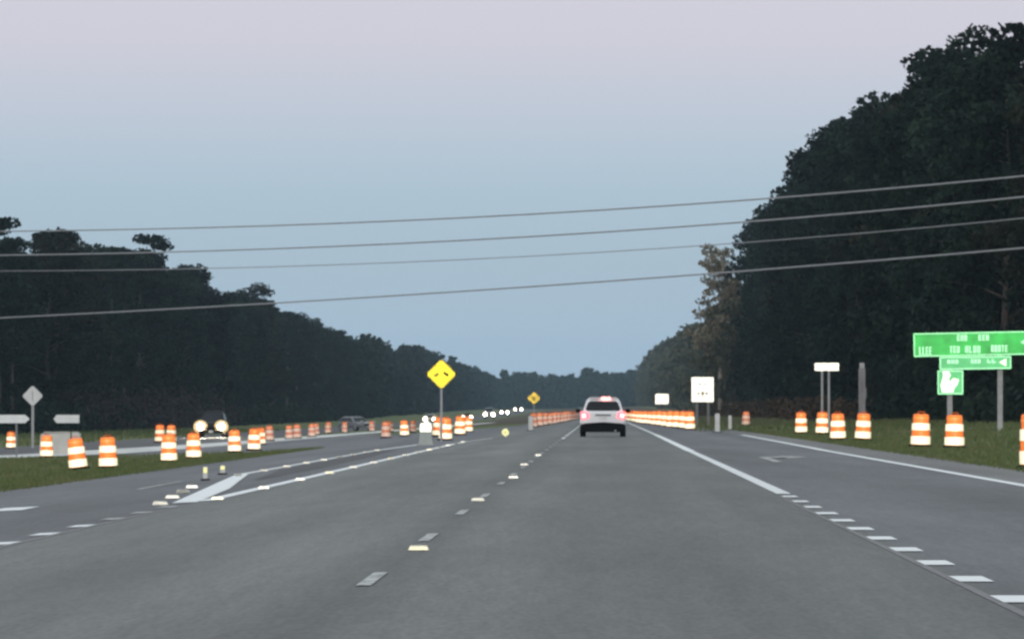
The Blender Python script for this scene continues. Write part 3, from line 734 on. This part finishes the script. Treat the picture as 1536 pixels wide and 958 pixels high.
b = bmesh.new(); prism(b, [(gxx(1531), gz(513)), (gxx(1541), gz(519)), (gxx(1541), gz(515)), (gxx(1553), gz(515)), (gxx(1553), gz(511)), (gxx(1541), gz(511)), (gxx(1541), gz(507))], -.030, -.026)
retro(obj('arrow', b, LEGEND, f1))
f2 = gpanel('lower_panel', 1409, 1517, 534, 554, GRN2, -.8, -.035)
glyphs(f2, [(1420, 1438, 539.5, 545), (1456, 1471, 538.5, 544.5), (1480, 1494, 538.5, 544)], LEGEND, -.052)
b = bmesh.new(); prism(b, [(gxx(1499), gz(543)), (gxx(1509), gz(549)), (gxx(1509), gz(537.5))], -.056, -.052); retro(obj('arrow', b, WHT, f2))
f3 = gpanel('square_panel', 1406, 1445, 555, 591.5, GRN2, 0, -.035)
sh = [(1414, 557), (1423, 557), (1426, 563), (1423, 567), (1424, 573), (1430, 567), (1438, 569), (1436, 576), (1431, 582), (1430, 588), (1413, 588), (1411, 578), (1413, 570), (1415, 564)]
b = bmesh.new(); prism(b, [(gxx(u), gz(v)) for u, v in sh[::-1]], -.053, -.048); retro(obj('symbol', b, WHT, f3))
tag(root, 'green guide sign assembly of three panels on two steel posts at the right edge', 'guide sign')

# ------------------------------------------------------------------ vehicles
def make_car(name, body_m, rear, head_m=None, W_=1.84, H_=1.58, Ln=4.4, van=False):
    """hatchback SUV; the end facing -Y is detailed: rear if rear else front"""
    root = empty(name, (0, 0, 0)); w = W_ / 2
    # body: stations along y, each a rounded cross-section
    def section(y, wl, zb, zt, wt=None):
        wt = wt or wl * .95
        return [(-wl * .93, y, zb), (wl * .93, y, zb), (wl, y, zb + .12), (wl, y, zb + (zt - zb) * .55), (wt, y, zt - .05), (wt * .9, y, zt), (-wt * .9, y, zt), (-wt, y, zt - .05), (-wl, y, zb + (zt - zb) * .55), (-wl, y, zb + .12)]
    def loft(secs):
        bm = bmesh.new(); rs = [[bm.verts.new(p) for p in s] for s in secs]; n = len(rs[0])
        for A, B in zip(rs, rs[1:]):
            for k in range(n): bm.faces.new((A[k], A[(k + 1) % n], B[(k + 1) % n], B[k]))
        bm.faces.new(rs[0][::-1]); bm.faces.new(rs[-1]); bmesh.ops.recalc_face_normals(bm, faces=bm.faces); return bm
    L2 = Ln / 2; belt = H_ * .63
    b0 = .42 if rear else .34
    obj('body', loft([section(-L2, w * .90, b0 + .03, belt - (0.02 if rear else .22)), section(-L2 + .12, w * .98, b0, belt - (0 if rear else .16)), section(-L2 + .9, w, .30, belt), section(L2 - 1.1, w, .30, belt),
                      section(L2 - .2, w * .96, .32, belt - .1), section(L2, w * .86, .36, belt - .18)]), body_m, root, smooth=False, bevel=.02)
    # cabin
    yb = -L2 + (.10 if rear else 1.15); yt = -L2 + (.42 if rear else 1.95)
    ye, yf = L2 - 1.35 if rear else L2 - .2, L2 - 2.1 if rear else L2 - .6
    wt = w * .70; wb = w * .90; zt = H_ - .02
    bm = bmesh.new()
    A = [bm.verts.new(p) for p in ((-wb, yb, belt - .02), (wb, yb, belt - .02), (wb, ye, belt - .02), (-wb, ye, belt - .02))]
    B = [bm.verts.new(p) for p in ((-wt, yt, zt - .03), (wt, yt, zt - .03), (wt, yf, zt - .03), (-wt, yf, zt - .03))]
    C = [bm.verts.new(p) for p in ((-wt * .8, yt + .15, zt + .02), (wt * .8, yt + .15, zt + .02), (wt * .8, yf - .15, zt + .02), (-wt * .8, yf - .15, zt + .02))]
    for a, b in ((A, B), (B, C)):
        for k in range(4): bm.faces.new((a[k], a[(k + 1) % 4], b[(k + 1) % 4], b[k]))
    bm.faces.new(C); bmesh.ops.recalc_face_normals(bm, faces=bm.faces); obj('cabin', bm, body_m, root, bevel=.04)
    # glass on the end facing the camera, set on the slanted end of the cabin
    def on_end(t, s, off):   # t 0..1 up the slope, s half width factor
        ww = wb + (wt - wb) * t; return (s * ww, yb + (yt - yb) * t - off, belt - .02 + (zt - .03 - belt + .02) * t)
    bm = bmesh.new(); P = [(-.80, .14), (.80, .14), (.90, .30), (.86, .74), (.74, .84), (-.74, .84), (-.86, .74), (-.90, .30)]
    if not rear: P = [(-.88, .08), (.88, .08), (.86, .9), (-.86, .9)]
    bm.faces.new([bm.verts.new(on_end(t, s, .012)) for s, t in P]); r = bmesh.ops.solidify(bm, geom=bm.faces[:], thickness=.01)
    obj('rear_window' if rear else 'windscreen', bm, GLASS, root)
    for sx in (-1, 1):   # side glass
        bm = bmesh.new(); o_ = .012
        def sp(t, y): return (sx * (wb + (wt - wb) * t + o_), y, belt - .02 + (zt - .03 - belt + .02) * t)
        bm.faces.new([bm.verts.new(p) for p in (sp(.12, yb + .35), sp(.12, ye - .25), sp(.85, yf - .1), sp(.85, yt + .2))]); bmesh.ops.solidify(bm, geom=bm.faces[:], thickness=.008)
        obj('side_window', bm, GLASS, root)
        obj('mirror', bx((sx * (w + .09), (L2 - 1.75) * (1 if rear else -.45), belt + .06), (.20, .12, .15)), body_m if not rear else BLKPL, root, bevel=.03)
    for sx in (-1, 1):
        for wy in (-L2 + .85, L2 - .9):
            bm = bmesh.new(); bmesh.ops.create_cone(bm, segments=24, radius1=.34, radius2=.34, depth=.22, cap_ends=True)
            bmesh.ops.transform(bm, matrix=Matrix.Translation((sx * (w - .12), wy, .34)) @ Matrix.Rotation(R(90), 4, 'Y'), verts=bm.verts)
            wh = obj('wheel', bm, RUBBER, root)
            bm = bmesh.new(); bmesh.ops.create_cone(bm, segments=16, radius1=.22, radius2=.19, depth=.03, cap_ends=True)
            bmesh.ops.transform(bm, matrix=Matrix.Translation((sx * (w + .0), wy, .34)) @ Matrix.Rotation(R(90), 4, 'Y'), verts=bm.verts)
            obj('rim', bm, GALV, wh)
    if rear:
        bm = bmesh.new(); prism(bm, [(-w * .94, .26), (w * .94, .26), (w * .97, .50), (w * .80, .545), (0, .60), (-w * .80, .545), (-w * .97, .50)], -L2 - .06, -L2 + .25)
        obj('bumper', bm, BLKPL, root)
        obj('underbody', bx((0, 0, .27), (W_ * .86, Ln * .9, .16)), BLKPL, root)
        for sx in (-1, 1):
            bm = bmesh.new(); prism(bm, [(sx * w * .60, .78), (sx * w * .92, .70), (sx * w * .985, .86), (sx * w * .97, 1.02), (sx * w * .66, .98)], -L2 - .035, -L2 + .2); obj('tail_lamp', bm, TAIL, root)
            bm = bmesh.new(); prism(bm, [(sx * w * .74, .79), (sx * w * .90, .76), (sx * w * .93, .92), (sx * w * .76, .93)], -L2 - .042, -L2 - .036); obj('brake_lamp', bm, TAIL_HOT, root)
        obj('high_brake_lamp', bx((.12, -L2 + .33, H_ - .015), (.40, .08, .11)), TAIL_HOT, root, bevel=.02)
        obj('spoiler', bx((0, -L2 + .40, H_ + .005), (wt * 1.7, .26, .03)), body_m, root, bevel=.01)
        obj('tailgate_trim', bx((0, -L2 - .012, .88), (.62, .03, .07)), GALV_DK, root)
        obj('licence_plate', bx((0, -L2 - .01, .76), (.31, .02, .15)), WHT_OLD, root)
        obj('wiper', bx((.06, yb + .02, belt + .10), (.5, .01, .015)), BLKPL, root)
        bm = bmesh.new(); tube(bm, [(.5, -L2 + .1, .26), (.5, -L2 - .09, .25)], .035, 10); obj('exhaust_pipe', bm, GALV, root)
    else:
        obj('bumper', bx((0, -L2 - .02, .42), (W_ * .88, .12, .24)), body_m, root, bevel=.03)
        obj('grille', bx((0, -L2 - .03, .66), (W_ * .42, .05, .16)), BLKPL, root)
        for sx in (-1, 1):
            hb = bmesh.new(); bmesh.ops.create_uvsphere(hb, u_segments=14, v_segments=8, radius=1)
            bmesh.ops.transform(hb, matrix=Matrix.Translation((sx * w * .76, -L2 - .02, .76)) @ Matrix.Diagonal((.31, .07, .29, 1)), verts=hb.verts)  # lens enlarged, some of the glare is built into its shape
            hl = obj('headlamp', hb, head_m or GALV, root)
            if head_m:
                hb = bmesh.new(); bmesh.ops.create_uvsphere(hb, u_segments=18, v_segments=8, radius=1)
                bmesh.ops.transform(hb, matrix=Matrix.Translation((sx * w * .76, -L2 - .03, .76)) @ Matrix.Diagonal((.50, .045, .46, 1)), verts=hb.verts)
                obj('glare_halo', hb, GLARE, hl)  # oversized glowing disc added as the glare halo
        obj('licence_plate', bx((0, -L2 - .09, .42), (.31, .02, .15)), WHT_OLD, root)
    return root
c = make_car('sport_utility_car', CARW, True, W_=1.86); c.location = ((904.5 - 900) * 243 / 9000, 243 + 2.2, .026); tag(c, 'white sport utility car seen from behind with red brake lamps lit', 'car')
OC = []
def oncoming(u, y, label, m, hm, H_=1.5, s=1.0, W_=1.8):
    x = (u - 900) * y / 9000; o = make_car('oncoming_car', m, False, hm, W_=W_, H_=H_); o.location = (x, y, tz(x, y) + .02); o.scale = (s, s, s); tag(o, label, 'car', 'oncoming cars'); return o
oncoming(319.5, 470, 'nearest oncoming truck-like car with big glaring yellowish headlights', CARD, HEAD, 1.85, 1.12, 1.9)
oncoming(645.5, 900, 'oncoming car with two round headlights above the white channelizer', CARS, HEAD_FAR)
oncoming(701, 1080, 'oncoming car with yellowish headlights right of the red drum cluster', CARD, HEAD_FAR)
oncoming(734, 1330, 'pale oncoming van-like car with white headlights beyond the median', CARS, HEAD_FAR, 1.95, 1.25)
oncoming(757, 1650, 'small distant oncoming car second from the small yellow sign', CARG, HEAD_FAR, 1.5, 1.15)
oncoming(777.5, 1950, 'farthest oncoming car with bluish headlights beside the small yellow sign', CARD, HEAD_BLUE, 1.5, 1.5)
o = [q for q in COL.objects if q.name == 'oncoming_car'][0]
for sx in (-.66, .66):
    ld = bpy.data.lights.new('car_headlight', 'SPOT'); ld.energy = 2500; ld.spot_size = R(50); ld.spot_blend = .8; ld.color = (1, .93, .75); ld.shadow_soft_size = .1
    lo = bpy.data.objects.new('car_headlight', ld); COL.objects.link(lo); lo.parent = o; lo.location = (sx, -2.4, .72); lo.rotation_euler = (R(86), 0, R(180))
x, y, z = ground_at(534, 646)
o = make_car('parked_car', CARG, False, None, W_=1.9, H_=1.45); o.location = (x, y, z); o.rotation_euler[2] = R(35); tag(o, 'grey parked car without lights on the far grass before the left woods', 'car')
x, y, z = ground_at(948, 620.0)

# ------------------------------------------------------------------ haze
bm = bx((0, 2200, 22), (5000, 4800, 60)); hz = obj('haze', bm, None) if False else None
me = bpy.data.meshes.new('haze'); bm.to_mesh(me); bm.free()
hm = bpy.data.materials.new('haze_air'); hm.use_nodes = True; t = hm.node_tree; t.nodes.clear()
pv = t.nodes.new('ShaderNodeVolumePrincipled'); pv.inputs['Density'].default_value = .000085; pv.inputs['Color'].default_value = (.62, .86, 1, 1)
mo = t.nodes.new('ShaderNodeOutputMaterial'); t.links.new(pv.outputs[0], mo.inputs['Volume']); me.materials.append(hm)
hz = bpy.data.objects.new('haze', me); COL.objects.link(hz); hz['kind'] = 'stuff'; hz['label'] = 'thin blue evening haze over the road'; hz['category'] = 'haze'
